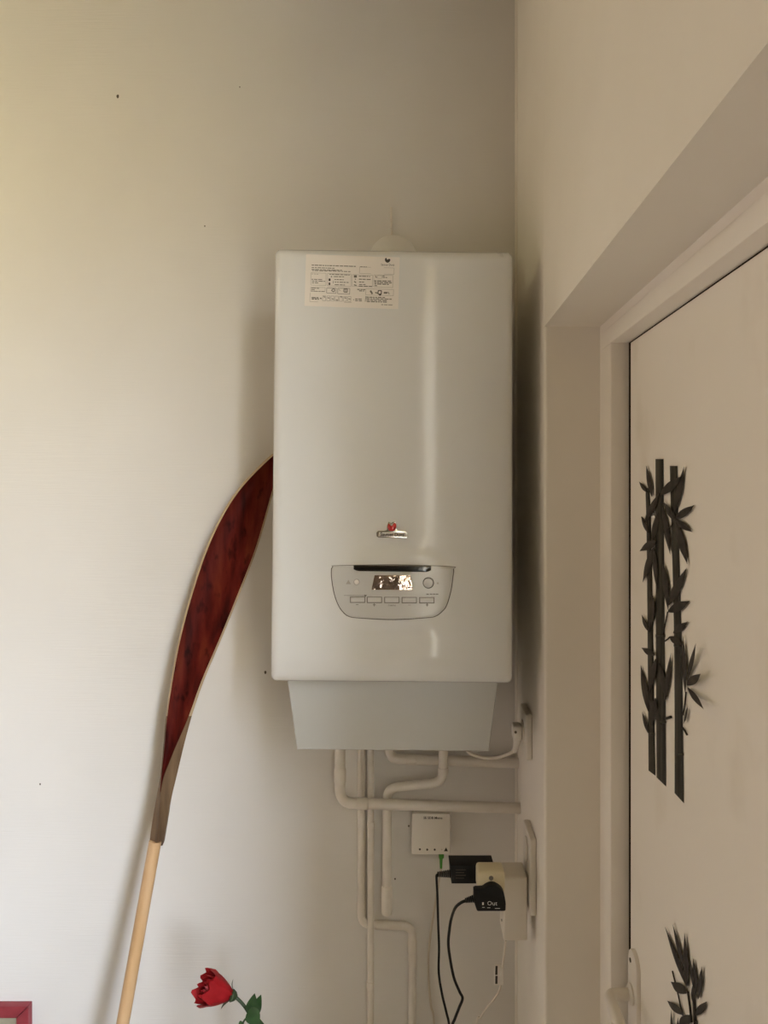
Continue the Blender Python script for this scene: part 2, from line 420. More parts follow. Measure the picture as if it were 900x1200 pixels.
frame(545, 335, 770, 385); bar(582, 350, 598, 378, 14, 0); bar(620, 366, 640, 370, 9, 0); frame(645, 350, 672, 378, 7, 2); bar(652, 385, 668, 385, 12, 2); bar(690, 368, 720, 368, 14, 0); bar(725, 360, 735, 380, 8, 1)
bar(95, 365, 90, 440, 2.5, 1); bar(92, 440, 430, 447, 2.5, 1)
words(105, 407, 165, 9, 0); words(106, 418, 165, 9, 0); bar(172, 412, 186, 414, 10, 0)
for q in range(7): frame(195 + 34 * q, 392 + q, 220 + 34 * q, 432 + q, 3, 1); bar(200 + 34 * q, 398 + 9 * (q % 4), 216 + 34 * q, 404 + 8 * (q % 4), 10, 1)
bar(443, 424, 448, 424, 8, 0); words(458, 418, 520, 7); words(458, 431, 515, 7)
words(545, 402, 700, 7); words(548, 414, 755, 7); words(550, 427, 715, 7); words(552, 439, 725, 7); bar(545, 395, 540, 440, 6, 1)
words(670, 464, 765, 7, 1)
# black bird-like mark and the maker's name
mk = [(700, 92), (706, 84), (714, 86), (716, 96), (722, 100), (730, 92), (742, 94), (744, 104), (736, 118), (722, 125), (708, 119), (700, 108)]
quadpx(bm, stk, mk, .0010, 2)
k_ = 6.92 * FPX / 1.347
text_bm('Saunier Duval', 27, lambda x, y: stk(722 + x * .72, 141 - y + x * .02, .0010), mi=2, bm=bm)
obj('sticker_print', bm, [M['print'], M['print_soft'], M['print_dark']], sticker, smooth=False)

# control panel
op = [(390.5, 664.5), (396, 663), (461, 662.5), (527, 664), (531, 667.5), (530.3, 676), (528, 692), (523, 709), (517.5, 716.5), (510, 721.8), (500, 723.6), (461, 725.5), (422, 724), (409, 722), (402, 716.5), (397, 709), (392.5, 697), (389.5, 681), (388.8, 669)]
def smooth_loop(pts, n=5):
    v = [Vector((x, y, 0)) for x, y in pts]; m = len(v); o = []
    for i in range(m):
        a, b, c, d = v[i - 1], v[i], v[(i + 1) % m], v[(i + 2) % m]
        for k in range(n):
            t = k / n
            q = .5 * ((2 * b) + (c - a) * t + (2 * a - 5 * b + 4 * c - d) * t * t + (3 * b - a - 3 * c + d) * t ** 3)
            o.append((q.x, q.y))
    return o
loop = smooth_loop(op)
def shaped_plate(bm, loop, off, base, inset=(0, 1), mi=0, drop=.0006):
    """a plate that follows the curved front: concentric rings of one outline"""
    cx = sum(p[0] for p in loop) / len(loop); cy = sum(p[1] for p in loop) / len(loop); n = len(loop)
    rings = [[bm.verts.new(F(x, y, base)) for x, y in loop], [bm.verts.new(F(x, y, off - drop)) for x, y in loop]]
    for k in (.985, .9, .75, .55, .35, .15): rings.append([bm.verts.new(F(cx + (x - cx) * k, cy + (y - cy) * k, off)) for x, y in loop])
    for a, b_ in zip(rings, rings[1:]):
        for i in range(n): bm.faces.new((a[i], a[(i + 1) % n], b_[(i + 1) % n], b_[i])).material_index = mi
    bm.faces.new(rings[-1]).material_index = mi
bm = bmesh.new(); shaped_plate(bm, loop, .0022, -.004)
cp = obj('control_panel', bm, M['panel'], boiler)
# dark groove round the panel
bm = bmesh.new(); n = len(loop); cx, cy = 460.5, 694
a_ = [bm.verts.new(F(x, y, .0012)) for x, y in loop]
o_ = [bm.verts.new(F(x + (x - cx) / math.hypot(x - cx, y - cy) * 1.1, y + (y - cy) / math.hypot(x - cx, y - cy) * 1.1, .0009)) for x, y in loop]
for i in range(n): bm.faces.new((a_[i], a_[(i + 1) % n], o_[(i + 1) % n], o_[i]))
obj('panel_groove', bm, M['panel_line'], cp)
def px_prism(bm, pts, off, depth, bev=0, mi=0):
    add_prism(bm, [F(x, y, off) for x, y in pts], Vector((0, depth, 0)), bev, mi)
bm = bmesh.new(); g = []
for k in range(29):
    x = 414.4 + (505.2 - 414.4) * k / 28; e = min(k, 28 - k); yt = 662.4 + .011 * (x - 414.4); yb = yt + (4.8 if e == 0 else 6.3 if e == 1 else 6.9)
    g.append([bm.verts.new(F(x, yt, -.002)), bm.verts.new(F(x, yt, .0036)), bm.verts.new(F(x, yt + .8, .0044)), bm.verts.new(F(x, yb - .8, .0044)), bm.verts.new(F(x, yb, .0036)), bm.verts.new(F(x, yb, -.002))])
for a, b_ in zip(g, g[1:]):
    for i in range(5): bm.faces.new((a[i], a[i + 1], b_[i + 1], b_[i]))
bm.faces.new(g[0]); bm.faces.new(g[-1])
obj('handle_slot', bm, M['black_gloss'], cp)
bm = bmesh.new()
nx, ny = 22, 8
g = []
for j in range(ny + 1):
    tj = j / ny; y = 674.2 + 17 * tj; x0 = 439 - 3.6 * tj; x1 = 481 + 2.6 * tj
    g.append([bm.verts.new(F(x0 + (x1 - x0) * i / nx, y, .0034 + .0016 * math.sin(math.pi * i / nx) * math.sin(math.pi * tj))) for i in range(nx + 1)])
for a, b_ in zip(g, g[1:]):
    for i in range(nx): bm.faces.new((a[i], a[i + 1], b_[i + 1], b_[i]))
rim = g[0][:] + [r[-1] for r in g[1:]] + g[-1][-2::-1] + [r[0] for r in g[-2:0:-1]]
bk = [bm.verts.new(v.co + Vector((0, .003, 0))) for v in rim]
for i in range(len(rim)): bm.faces.new((rim[i], rim[(i + 1) % len(rim)], bk[(i + 1) % len(rim)], bk[i]))
obj('display_screen', bm, M['display'], cp)
bm = bmesh.new(); c = F(502, 683, .002)
add_lathe(bm, [(.0093, 0), (.0093, .0012), (.0098, .0013)], c, (0, -1, 0), 28, 1); add_lathe(bm, [(.0082, 0), (.0082, .003), (.0072, .004)], c, (0, -1, 0), 28, 0)
tag(obj('round_button', bm, [M['button'], M['panel_line']], cp), 'round power button')
bm = bmesh.new(); c = F(418, 682, .002)
add_lathe(bm, [(.0052, 0), (.0052, .0012), (.0044, .0016)], c, (0, -1, 0), 20, 1); add_lathe(bm, [(.0044, 0), (.0042, .0022), (.003, .0028)], c, (0, -1, 0), 20, 0)
obj('indicator_lamp', bm, [M['sticker'], M['print_soft']], cp)
for x0 in (411, 430.8, 451.2, 471.6, 492.2):
    x1 = x0 + 16; y0, y1 = 700 + (x0 - 411) * .008, 705.6 + (x0 - 411) * .008
    bm = bmesh.new()
    px_prism(bm, [(x0 - .9, y0 - .8), (x1 + .9, y0 - .8), (x1 + .9, y1 + .9), (x0 - .9, y1 + .9)], .0026, .002, 0, 1)
    px_prism(bm, [(x0, y0), (x1, y0), (x1, y1), (x0, y1)], .0048, .003, .0007, 0)
    obj('button', bm, [M['button'], M['print']], cp)
bm = bmesh.new()
def pbar(x0, y0, x1, y1, w=.7, mi=0):
    du, dv = x1 - x0, y1 - y0; l = math.hypot(du, dv); nu, nv = -dv / l * w / 2, du / l * w / 2
    quadpx(bm, F, [(x0 + nu, y0 + nv), (x1 + nu, y1 + nv), (x1 - nu, y1 - nv), (x0 - nu, y0 - nv)], .0026, mi)
pbar(403, 697.8, 427, 698, .5); pbar(431, 698.2, 510, 699, .4, 1)
quadpx(bm, F, [(426.6, 697), (430, 697.2), (428, 700)], .0027, 0)
quadpx(bm, F, [(405.2, 684.6), (408.3, 679.4), (411.4, 684.6)], .0026, 1)
pbar(417, 708.6, 420, 708.6, .7); pbar(436.8, 708.8, 440.4, 708.8, .8); pbar(438.6, 707, 438.6, 710.6, .8)
text_bm('menu', 4, lambda x, y: F(459.2 + x, 709.2 - y, .0026), mi=0, bm=bm)
pbar(478.2, 709, 481.5, 709, .7, 1); pbar(500.6, 707.2, 500.6, 710.6, 1.0); pbar(499, 708.9, 502.2, 708.9, .9)
for x in (499.6, 503.6, 507.2, 510.6): pbar(x, 696.2, x + 3, 696.3, 1.2, 0)
pbar(512, 683.5, 514, 683.5, 2.0, 1)
obj('panel_print', bm, [M['print'], M['print_soft']], cp, smooth=False)

# maker's emblem: chrome banner and red drop
bm = bmesh.new()
bn = [(443, 622.2), (450.5, 622), (453.5, 621), (453.5, 616), (455.2, 611.5), (458.5, 613), (460, 611.8), (463, 611), (465.5, 615), (465, 620), (467, 621.6), (475, 622.2), (477.6, 624.2), (478, 629.6), (476.6, 630.6), (443.2, 630), (441.4, 628.6), (441.2, 624)]
px_prism(bm, bn, .0040, .004, .0009)
em = obj('emblem', bm, M['chrome'], boiler)
bm = bmesh.new(); px_prism(bm, [(444, 623.8), (475.6, 624.2), (476.4, 629), (443.4, 628.6)], .0042, .0006)
obj('emblem_plaque', bm, M['sticker'], em)
bm = bmesh.new()
rl = smooth_loop([(454.2, 617), (455.4, 613.4), (457, 614.4), (458.3, 616), (460, 615), (461.6, 612.6), (464, 613.6), (464.6, 617), (463.4, 620.6), (461, 622.4), (457.6, 622.4), (455.2, 620.6)], 3)
cx, cy = 459.4, 618.2
rr_ = [[bm.verts.new(F(cx + (x - cx) * k, cy + (y - cy) * k, o)) for x, y in rl] for k, o in ((1, .0036), (1, .0052), (.85, .0066), (.5, .0080), (.15, .0085))]
for a, b_ in zip(rr_, rr_[1:]):
    for i in range(len(rl)): bm.faces.new((a[i], a[(i + 1) % len(rl)], b_[(i + 1) % len(rl)], b_[i]))
bm.faces.new(rr_[-1])
obj('red_drop', bm, M['red_enamel'], em)
bm = text_bm('Saunier Duval', 6.3, lambda x, y: F(460 + x * .82, 626.5 - y + x * .012, .0052), bold=.10)
obj('emblem_lettering', bm, M['print_dark'], em, smooth=False)

# flue elbow over the boiler
fx, fz = -.039, 2.287
bm = bmesh.new()
add_tube(bm, fillet([Vector((fx, 1.565, 2.205)), Vector((fx, 1.565, fz)), Vector((fx, YB - .001, fz))], .05, 10), .0505, 32)
flue = thing('flue_pipe', 'white flue elbow rising behind the top edge of the boiler', 'flue pipe', (fx, YB, fz))
obj('elbow', bm, M['flue'], flue)
bm = bmesh.new(); add_lathe(bm, [(.052, 0), (.056, .001), (.056, .012), (.053, .014)], (fx, YB - .0145, fz), (0, 1, 0), 32)
obj('collar', bm, M['flue'], flue)
bm = bmesh.new(); add_lathe(bm, [(.0525, 0), (.0545, .002), (.0545, .02), (.0525, .022)], (fx, 1.565, 2.225), (0, 0, 1), 32)
obj('joint_ring', bm, M['flue'], flue)
tag(obj('cord', tube([P(458.3, 243, YB - .003), P(458.6, 262, YB - .003), P(459, 281, YB - .003), P(459, 292, YB - .004)], .0021, 8), M['cable_white'], loc=tuple(P(458, 262, YB))), 'short thin painted cord running up the wall above the flue', 'cord')

# ------------------------------------------------------------------ pipes and cables
def PP(pts, Y): return [P(x, y, Y) for x, y in pts]
YP = 1.673
def pipe(name, label, paths, group='painted pipes under the boiler', fittings=()):
    o = thing(name, label, 'pipe', tuple(paths[0][0][0]), group)
    for pts, r, fr_ in paths:
        obj('tube', tube(fillet(pts, fr_), r, 16), M['pipe'], o)
    for a, b_, r in fittings:
        d = b_ - a; l = d.length
        bm = bmesh.new(); add_lathe(bm, [(r * .86, 0), (r, l * .08), (r, l * .92), (r * .86, l)], a, d, 18)
        obj('fitting', bm, M['pipe'], o)
    return o
YB1 = 1.640
topz = 868
Xw = XR - .0005
def wallend(py, Y): return Vector((Xw, Y, EYE + (VY - py) / FPX * Y))
p1 = [P(398.5, 840, YB1), P(398.5, 941, YB1), wallend(947, YB1)]
pipe('heating_pipe', 'thick painted pipe bending from the boiler underside along the wall, lowest of the horizontal runs', [(p1, .0112, .03)],
     fittings=[(P(398.5, 900, YB1), P(398.5, 918, YB1), .0126), (P(418, 941.5, YB1), P(432, 942, YB1), .0126)])
YB2 = 1.668
p2 = [P(456, 840, YB2), P(456, 889, YB2), wallend(894, YB2)]
pipe('heating_pipe', 'painted pipe bending right just below the boiler, highest of the horizontal runs', [(p2, .0112, .022)],
     fittings=[(P(476, 889.6, YB2), P(488, 890.2, YB2), .0120)])
Y3 = 1.681
p3 = [P(423.5, 840, Y3), P(423.5, 1083, Y3), P(483, 1085, Y3), P(483, 1560, Y3)]
pipe('heating_pipe', 'thin painted pipe that jogs to the right low on the wall', [(p3, .0088, .022)],
     fittings=[(P(423.5, 1056, Y3), P(423.5, 1072, Y3), .0098), (P(440, 1084, Y3), P(456, 1084.4, Y3), .0098), (P(483, 1100, Y3), P(483, 1116, Y3), .0098)])
Y4 = 1.664
p4 = [P(434.3, 840, Y4), P(434.6, 1060, Y4 + .001), P(433.5, 1560, Y4)]
pipe('heating_pipe', 'thin straight painted pipe dropping vertically in front of the jogged one', [(p4, .0072, .02)],
     fittings=[(P(434.5, 962, Y4), P(434.5, 970, Y4), .0084), (P(434, 1150, Y4), P(434, 1158, Y4), .0084)])
Y5 = 1.664
p5 = [P(519.5, 840, 1.645), P(519.5, 917, 1.645), P(454, 923, 1.655), P(453.5, 950, Y5), P(453.3, 1066, Y5)]
pipe('heating_pipe', 'painted pipe with an S-bend ending in a thick capped stub', [(p5, .0100, .026)],
     fittings=[(P(453.3, 1038, Y5 - .003), P(453.3, 1071, Y5 - .003), .0118), (P(519.5, 899, 1.645), P(519.5, 907, 1.645), .0112)])

# upper socket, its plug and the boiler's mains cable
def socket(label, y0, y1, z0, z1, wells):
    o = thing('wall_socket', label, 'socket', (XR, (y0 + y1) / 2, (z0 + z1) / 2), None)
    bm = bmesh.new(); add_box(bm, XR - .0125, XR - .0003, y0, y1, z0, z1, .003, 3)
    obj('socket_plate', bm, M['socket'], o)
    for wz in wells:
        bm = bmesh.new(); add_lathe(bm, [(.021, 0), (.022, .001), (.022, .002), (.020, .003)], (XR - .0122, (y0 + y1) / 2, wz), (-1, 0, 0), 28)
        obj('socket_ring', bm, M['socket'], o)
    return o
socket('single white wall socket beside the lower cover of the boiler', 1.474, 1.558, 1.290, 1.378, (1.334,))
pl = thing('mains_plug', 'small white round-pin plug in the single wall socket beside the boiler', 'plug', (.2, 1.516, 1.335))
yq = 1.514
bm = bmesh.new(); add_box(bm, P(600.3, 0, yq).x, XR - .0155, yq - .016, yq + .016, P(0, 866, yq).z, P(0, 848, yq).z, .005, 3)
obj('plug_body', bm, M['socket'], pl)
bm = bmesh.new(); add_tube(bm, [P(606.5, 862, yq), P(605.6, 871, yq), P(604, 877.5, yq), P(601.5, 881, yq)], [.009, .0068, .0052, .0045], 14)
obj('strain_relief', bm, M['socket'], pl)
bm = bmesh.new(); add_lathe(bm, [(.0026, 0), (.0026, .0012)], P(604.2, 858, yq - .0158), (0, -1, 0), 12)
obj('screw', bm, M['hole'], pl)
cb = catmull([P(601.5, 881, yq), P(594, 884.2, yq + .02), P(585, 887.2, yq + .05), P(574, 888.3, yq + .06), P(562, 886.8, yq + .06), P(550, 882, yq + .06), P(540, 868, yq + .06)], 8)
obj('power_cable', tube(cb, .0032, 10), M['cable_white'], pl)

# double socket with powerline adapter, ivory cube and two black adapters
socket('tall double white wall socket beside the door reveal, carrying the adapters', 1.424, 1.512, 1.018, 1.162, (1.125, 1.054))
ad = thing('powerline_adapter', 'white box-shaped adapter plugged into the double wall socket', 'adapter', (.195, 1.46, 1.03))
ya = 1.436
bm = bmesh.new()
add_box(bm, P(590, 0, ya).x, XR - .0155, ya, 1.498, P(0, 1103, ya).z, P(0, 1028, ya).z, .004, 3)
obj('adapter_body', bm, M['adapter'], ad)
bm = bmesh.new(); add_lathe(bm, [(.0022, 0), (.0022, .001)], Vector((P(590, 0, ya).x - .0003, ya + .022, P(0, 1086, ya).z)), (-1, 0, 0), 10); obj('indicator_lamp', bm, M['led_off'], ad)
iv = thing('plug_adapter', 'ivory multi-plug cube between the white adapter and the black ones', 'adapter', (.145, 1.42, 1.08))
yi = 1.405
xi0, xi1 = P(559.5, 0, yi).x, P(590, 0, ya).x - .0006
bm = bmesh.new(); add_box(bm, xi0, xi1, yi, 1.448, P(0, 1047, yi).z, P(0, 1022, yi).z, .006, 3)
obj('cube_body', bm, M['ivory'], iv)
bm = bmesh.new(); add_lathe(bm, [(.0042, 0), (.0042, .0006), (.0030, .0008)], P(575.5, 1029, yi - .0001), (0, -1, 0), 14)
obj('screw', bm, M['print'], iv)
b1 = thing('power_adapter', 'black block adapter with a flat top behind the ivory cube', 'adapter', (.115, 1.47, 1.08))
yb = 1.4495
bm = bmesh.new()
c_ = [P(527.6, 1014, yb), P(579, 1014, yb), P(579, 1036, yb), P(529.3, 1036, yb)]
add_prism(bm, c_, Vector((-.0015, .040, 0)), .0025)
obj('adapter_body', bm, M['black'], b1)
bm = bmesh.new()
for k in range(4):
    a = P(534, 1019.5 + 3.2 * k, yb - .0004); b_ = P(546 - 2 * (k % 2), 1019.5 + 3.2 * k, yb - .0004)
    add_box(bm, a.x, b_.x, yb - .0005, yb, a.z - .0007, a.z + .0007)
obj('rating_print', bm, M['led_off'], b1, smooth=False)
bm = bmesh.new()
ysr = 1.465
for k in range(7):
    add_lathe(bm, [(.0040 + .0004 * k, 0), (.0048 + .0004 * k, .0006), (.0048 + .0004 * k, .0022), (.0040 + .0004 * k, .0030)], P(512.5 + 2.3 * k, 1024.6 - .12 * k, ysr), (1, 0, 0), 14)
obj('strain_relief', bm, M['black'], b1)
b2 = thing('power_adapter', 'black rounded plug adapter with white print in front of the ivory cube', 'adapter', (.14, 1.39, 1.07))
y2 = 1.390
bm = bmesh.new()
ol = [(555.2, 1044), (557, 1042.8), (565.6, 1042.4), (567.2, 1041.6), (569.5, 1039.8), (572.6, 1038.2), (576.5, 1037.4), (580.6, 1038), (585, 1040.4), (588, 1043), (590.2, 1046), (591.8, 1052), (593, 1060), (592.6, 1067), (591.6, 1068.2), (560, 1068.3), (558.6, 1067), (555, 1056)]
add_prism(bm, PP(ol, y2), Vector((0, .0146, 0)), .0022)
obj('adapter_body', bm, M['black'], b2)
bm = text_bm('Out', 7.2, lambda x, y: P(576.8 + x, 1058.8 - y, y2 - .0003))
quad = [(565, 1057.4), (567, 1057.4), (567, 1060.6), (565, 1060.6)]
bm.faces.new([bm.verts.new(P(x, y, y2 - .0003)) for x, y in quad])
for x, y, w in ((565, 1063, 3), (571, 1063.4, 3.6), (580, 1064.2, 6)):
    bm.faces.new([bm.verts.new(P(a, b, y2 - .0003)) for a, b in ((x, y), (x + w, y), (x + w, y + .7), (x, y + .7))])
obj('lettering', bm, M['white_print'], b2, smooth=False)
bm = bmesh.new()
for k in range(6):
    a = P(545.2 + 2.0 * k, 1055.4 - .45 * k, 1.396)
    add_lathe(bm, [(.0036 + .0005 * k, 0), (.0044 + .0005 * k, .0006), (.0044 + .0005 * k, .0020), (.0036 + .0005 * k, .0028)], a, (1, 0, .25), 14)
obj('strain_relief', bm, M['black'], b2)
def cable(label, pts, r, m, cat='cable', parent=None):
    c = catmull(pts, 8)
    if parent: return obj('power_cord', tube(c, r, 10), M[m], parent)
    return tag(obj('cable', tube(c, r, 10), M[m], loc=tuple(c[0])), label, cat)
cable('straight black cable hanging from the flat-topped black adapter',
      [P(514, 1024.6, ysr), P(511.8, 1025.8, ysr), P(511.6, 1030, ysr), P(512.6, 1050, 1.48), P(513.4, 1080, 1.50), P(514.4, 1110, 1.51), P(514.2, 1140, 1.51), P(518, 1165, 1.50), P(523, 1186, 1.50), P(526.5, 1203, 1.50), P(528, 1240, 1.5), P(526, 1400, 1.5), P(522, 1560, 1.5), P(521, 1658, 1.5), P(540, 1661, 1.48)], .0024, 'black', parent=b1)
cable('looping black cable of the rounded black plug adapter',
      [P(546, 1055.4, 1.396), P(540, 1058, 1.397), P(533.5, 1064, 1.403), P(529, 1076, 1.42), P(526.6, 1090, 1.43), P(525.4, 1106, 1.44), P(527.5, 1124, 1.45), P(532, 1146, 1.46), P(538.5, 1162, 1.46), P(542, 1170, 1.46), P(538, 1181, 1.46), P(533, 1194, 1.46), P(529, 1206, 1.46), P(522, 1250, 1.46), P(512, 1400, 1.46), P(505, 1580, 1.46), P(503, 1687, 1.46), P(480, 1690, 1.45)], .0027, 'black', parent=b2)
cable('thin beige cable hanging against the wall below the white wall box',
      [P(517, 1018, 1.668), P(514, 1035, 1.675), P(509.5, 1062, 1.682), P(504.5, 1095, 1.685), P(502.2, 1120, 1.686), P(502.4, 1150, 1.686), P(505, 1178, 1.686), P(509, 1203, 1.686), P(512, 1300, 1.686), P(512, 1450, 1.686), P(510, 1538, 1.686)], .0023, 'cable_wall')
wc = thing('cable', 'white cable with a printed tag hanging below the white adapter', 'cable', tuple(P(591.5, 1103, 1.46)))
c = catmull([P(592.6, 1102, 1.462), P(591.2, 1116, 1.47), P(589.2, 1128, 1.48), P(587, 1145, 1.49), P(586.2, 1157, 1.50), P(581, 1168, 1.52), P(571, 1180, 1.54), P(563.5, 1192, 1.55), P(558, 1206, 1.55), P(552, 1330, 1.55), P(550, 1500, 1.55), P(549, 1624, 1.55)], 8)
obj('cord', tube(c, .0020, 10), M['cable_white'], wc)
bm = bmesh.new(); t0 = P(579.2, 1129.6, 1.483); t1 = P(590.2, 1154.4, 1.483)
add_box(bm, t0.x, t1.x, 1.482, 1.4835, t1.z, t0.z, .0006, 1)
tg = obj('cable_tag', bm, M['sticker'], wc)
bm = bmesh.new()
for ya_, yb_ in ((1132, 1142.4), (1143.6, 1153)):
    bm.faces.new([bm.verts.new(P(x, y, 1.4816)) for x, y in ((580.6, ya_), (583.2, ya_), (583.0, yb_), (580.4, yb_))])
obj('tag_print', bm, M['print_dark'], tg, smooth=False)

# wall box with green connector
yr = 1.660
rb = thing('wall_box', 'small square white wall box with four tiny dots and a green lead', 'box', (.04, YB, 1.066))
a = P(482.6, 953.6, yr); b_ = P(527.6, 1001.6, yr)
bm = bmesh.new(); add_box(bm, a.x, b_.x, yr, YB - .0004, b_.z, a.z, .0022, 2)
obj('box_casing', bm, M['socket'], rb)
bm = text_bm('SE SDB Mono', 4.0, lambda x, y: P(507.4 + x * .98, 958.6 - y + x * .012, yr - .0004), bold=.06)
obj('lettering', bm, M['print_dark'], rb, smooth=False)
for x, y in ((492, 995.2), (500.6, 995.6), (509.4, 995.6)):
    bm = bmesh.new(); add_lathe(bm, [(.0022, 0), (.0022, .0008), (.0016, .0011)], P(x, y, yr + .0002), (0, -1, 0), 12); obj('indicator_lamp', bm, M['led_off'], rb)
bm = bmesh.new(); add_lathe(bm, [(.0014, 0), (.0014, .0008), (.001, .001)], P(517.6, 995.6, yr + .0002), (0, -1, 0), 12); obj('indicator_lamp', bm, M['cable_wall'], rb)
bm = bmesh.new(); bm.faces.new([bm.verts.new(P(x, y, yr - .0004)) for x, y in ((520.2, 997.6), (525, 997.6), (522.8, 993.0))])
obj('warning_mark', bm, M['print_dark'], rb, smooth=False)
bm = bmesh.new()
yg = 1.668
add_prism(bm, PP([(514.2, 1000.5), (520.4, 1000.5), (520.2, 1005.5), (518.8, 1007), (518, 1020.5), (515.6, 1020.5), (515, 1007), (514.3, 1005.5)], yg), Vector((0, .007, 0)), .001)
tag(obj('connector', bm, M['green'], rb), 'green cable connector')

# ------------------------------------------------------------------ oar
def oarY(py): return 1.55 + .10 * (991 - py) / 470
oar = thing('oar', 'wooden oar with a dark red blade leaning against the wall left of the boiler', 'oar', (-.6, 1.4, 0))
st = [  # y, outer left, inner left, inner right, outer right
    (524, 331, 332, 336, 337), (530, 321.5, 325, 337, 338), (538, 311.5, 315.5, 333.6, 335), (552, 297.5, 301, 327, 328.3), (570, 280.5, 284, 320.4, 322), (590, 266.5, 269.6, 314.6, 316), (618, 251.5, 254.2, 307, 308.6), (652, 237, 239.6, 296.4, 298),
    (690, 225, 227.4, 281, 283), (720, 216.3, 218.6, 269, 271), (757, 207.4, 209.4, 253.6, 255.8), (800, 199.8, 201.8, 234.6, 237.2), (840, 194.0, 195.6, 221.4, 223.8), (873, 191.4, 192.8, 206.6, 215.6), (894, 189.6, 190.8, 198, 210.6), (912, 187.4, 188.8, 191, 206.4),
    (928, 184.6, 187.4, 188.2, 202.4), (942, 182, 186.8, 187.0, 199.0), (960, 178.6, 185.9, 186.1, 196.0), (991, 174.6, 182.4, 182.6, 190.4)]
blade, rim_l, neck = bmesh.new(), bmesh.new(), bmesh.new()
rows = []
fine = []
for a, b_ in zip(st, st[1:]):
    for k in range(3): fine.append([a[i] + (b_[i] - a[i]) * k / 3 for i in range(5)])
fine.append(list(st[-1]))
# smooth the outline between the measured stations
for _ in range(2):
    fine = [fine[0]] + [[(p[i] + 2 * q[i] + r[i]) / 4 for i in range(5)] for p, q, r in zip(fine, fine[1:], fine[2:])] + [fine[-1]]
for y, lo, li, ri, ro in fine:
    Y = oarY(y); tw = sstep(830, 930, y); lowf = sstep(905, 945, y)
    w = (ro - lo) / 60.0
    cup = .014 * min(1, w) * (1 - lowf) * sstep(524, 560, y)
    yl = Y + .004 + .006 * lowf * 1.0; ylI = Y; yrI = Y - .002 * tw; yro = Y + .003 + .013 * tw
    front = [P(li + (ri - li) * k / 8, y, ylI + (yrI - ylI) * k / 8 + cup * (1 - ((k - 4) / 4) ** 2)) for k in range(9)]
    L0 = P(lo, y, yl); R0 = P(ro, y, yro)
    th = .009 + .013 * tw
    backp = [Vector((p.x, p.y + th, p.z)) for p in [L0.lerp(front[0], .5)] + front[2:7:2] + [R0.lerp(front[-1], .2)]]
    rows.append((L0, front, R0, backp))
def skin(bm, rows, close=False):
    vv = [[bm.verts.new(p) for p in r] for r in rows]
    for a, b_ in zip(vv, vv[1:]):
        for i in range(len(a) - 1): bm.faces.new((a[i], a[i + 1], b_[i + 1], b_[i]))
NB = next(i for i, f in enumerate(fine) if f[0] > 925)
skin(blade, [r[1] for r in rows[:NB + 1]])
obj('blade', blade, M['blade'], oar, angle=70)
skin(rim_l, [[r[1][0], r[0]] + [r[3][0], r[3][1], r[3][2], r[3][3], r[3][4], r[2], r[1][-1]] for r in rows[:NB + 1]])
e0 = [rows[0][1][k] for k in range(9)]
rim_l.faces.new([rim_l.verts.new(p) for p in [rows[0][0]] + e0 + [rows[0][2]] + rows[0][3][::-1]])
# the wide side of the blade near the neck is brown, the thin rim is pale
for f in rim_l.faces:
    c = f.calc_center_median(); f.material_index = 1 if c.z < EYE - (842 - VY) / FPX * 1.58 else 0
obj('blade_edge', rim_l, [M['rim'], M['neck']], oar, angle=50)
nr = rows[NB:]
skin(neck, [[r[0]] + [r[1][0], r[1][-1]] + [r[2]] + r[3][::-1] + [r[0]] for r in nr])
neck.faces.new([neck.verts.new(p) for p in [nr[-1][0], nr[-1][1][0], nr[-1][1][-1], nr[-1][2]] + nr[-1][3][::-1]])
bmesh.ops.remove_doubles(neck, verts=neck.verts, dist=1e-5)
obj('neck', neck, M['neck'], oar, angle=35)
s1 = P(181.9, 986, 1.556); s2 = P(144.6, 1195, 1.506)
d = (s2 - s1); s3 = s1 + d * ((s1.z - .002) / -d.z)
bm = bmesh.new(); add_tube(bm, [s1, s1.lerp(s3, .3), s1.lerp(s3, .6), s3], .0124, 20)
obj('shaft', bm, M['shaft'], oar)

# ------------------------------------------------------------------ rose in a vase below the picture
yro_ = 1.42
rose = thing('rose', 'single dark red rose drooping beside green leaves, low before the wall', 'rose', tuple(P(293, 1300, yro_)))
hc = P(273, 1167, yro_)                      # base of the bloom
ax = (P(249, 1160, yro_ - .012) - hc).normalized()
q = Vector((0, 0, 1)).rotation_difference(ax)
def petal(ang, r0, r1, length, width, curl, ragged, mi=0):
    bm = bmesh.new(); nu, nv = 8, 8; g = []
    for j in range(nv + 1):
        v = j / nv; row = []
        for i in range(nu + 1):
            u = i / nu * 2 - 1
            wv = width * (math.sin(math.pi * min(1, (.12 + .62 * v))) ** .8)
            rr = r0 + (r1 - r0) * math.sin(v * math.pi * .55) + curl * sstep(.75, 1, v)
            a = ang + u * wv
            tipz = length * (v - .12 * u * u * v) + (ragged * math.sin(u * 5 + ang * 3) * v ** 3)
            row.append(bm.verts.new(hc + q @ Vector((rr * math.cos(a), rr * math.sin(a), tipz))))
        g.append(row)
    for a, b_ in zip(g, g[1:]):
        for i in range(nu): bm.faces.new((a[i], a[i + 1], b_[i + 1], b_[i]))
    return bm
for k in range(5): obj('petal', petal(k * 1.257 + .3, .006, .028, .058 + .004 * (k % 3), .75, .004, .005), M['petal'], rose)
for k in range(5): obj('petal', petal(k * 1.257 + .9, .004, .021, .061 + .003 * (k % 2), .75, -.002, .004), M['petal'], rose)
for k in range(4): obj('petal', petal(k * 1.571 + .2, .003, .013, .062, .9, -.004, .003), M['petal'], rose)
for k in range(3): obj('petal', petal(k * 2.1, .002, .007, .060, 1.1, -.004, .002), M['petal'], rose)
bm = bmesh.new()
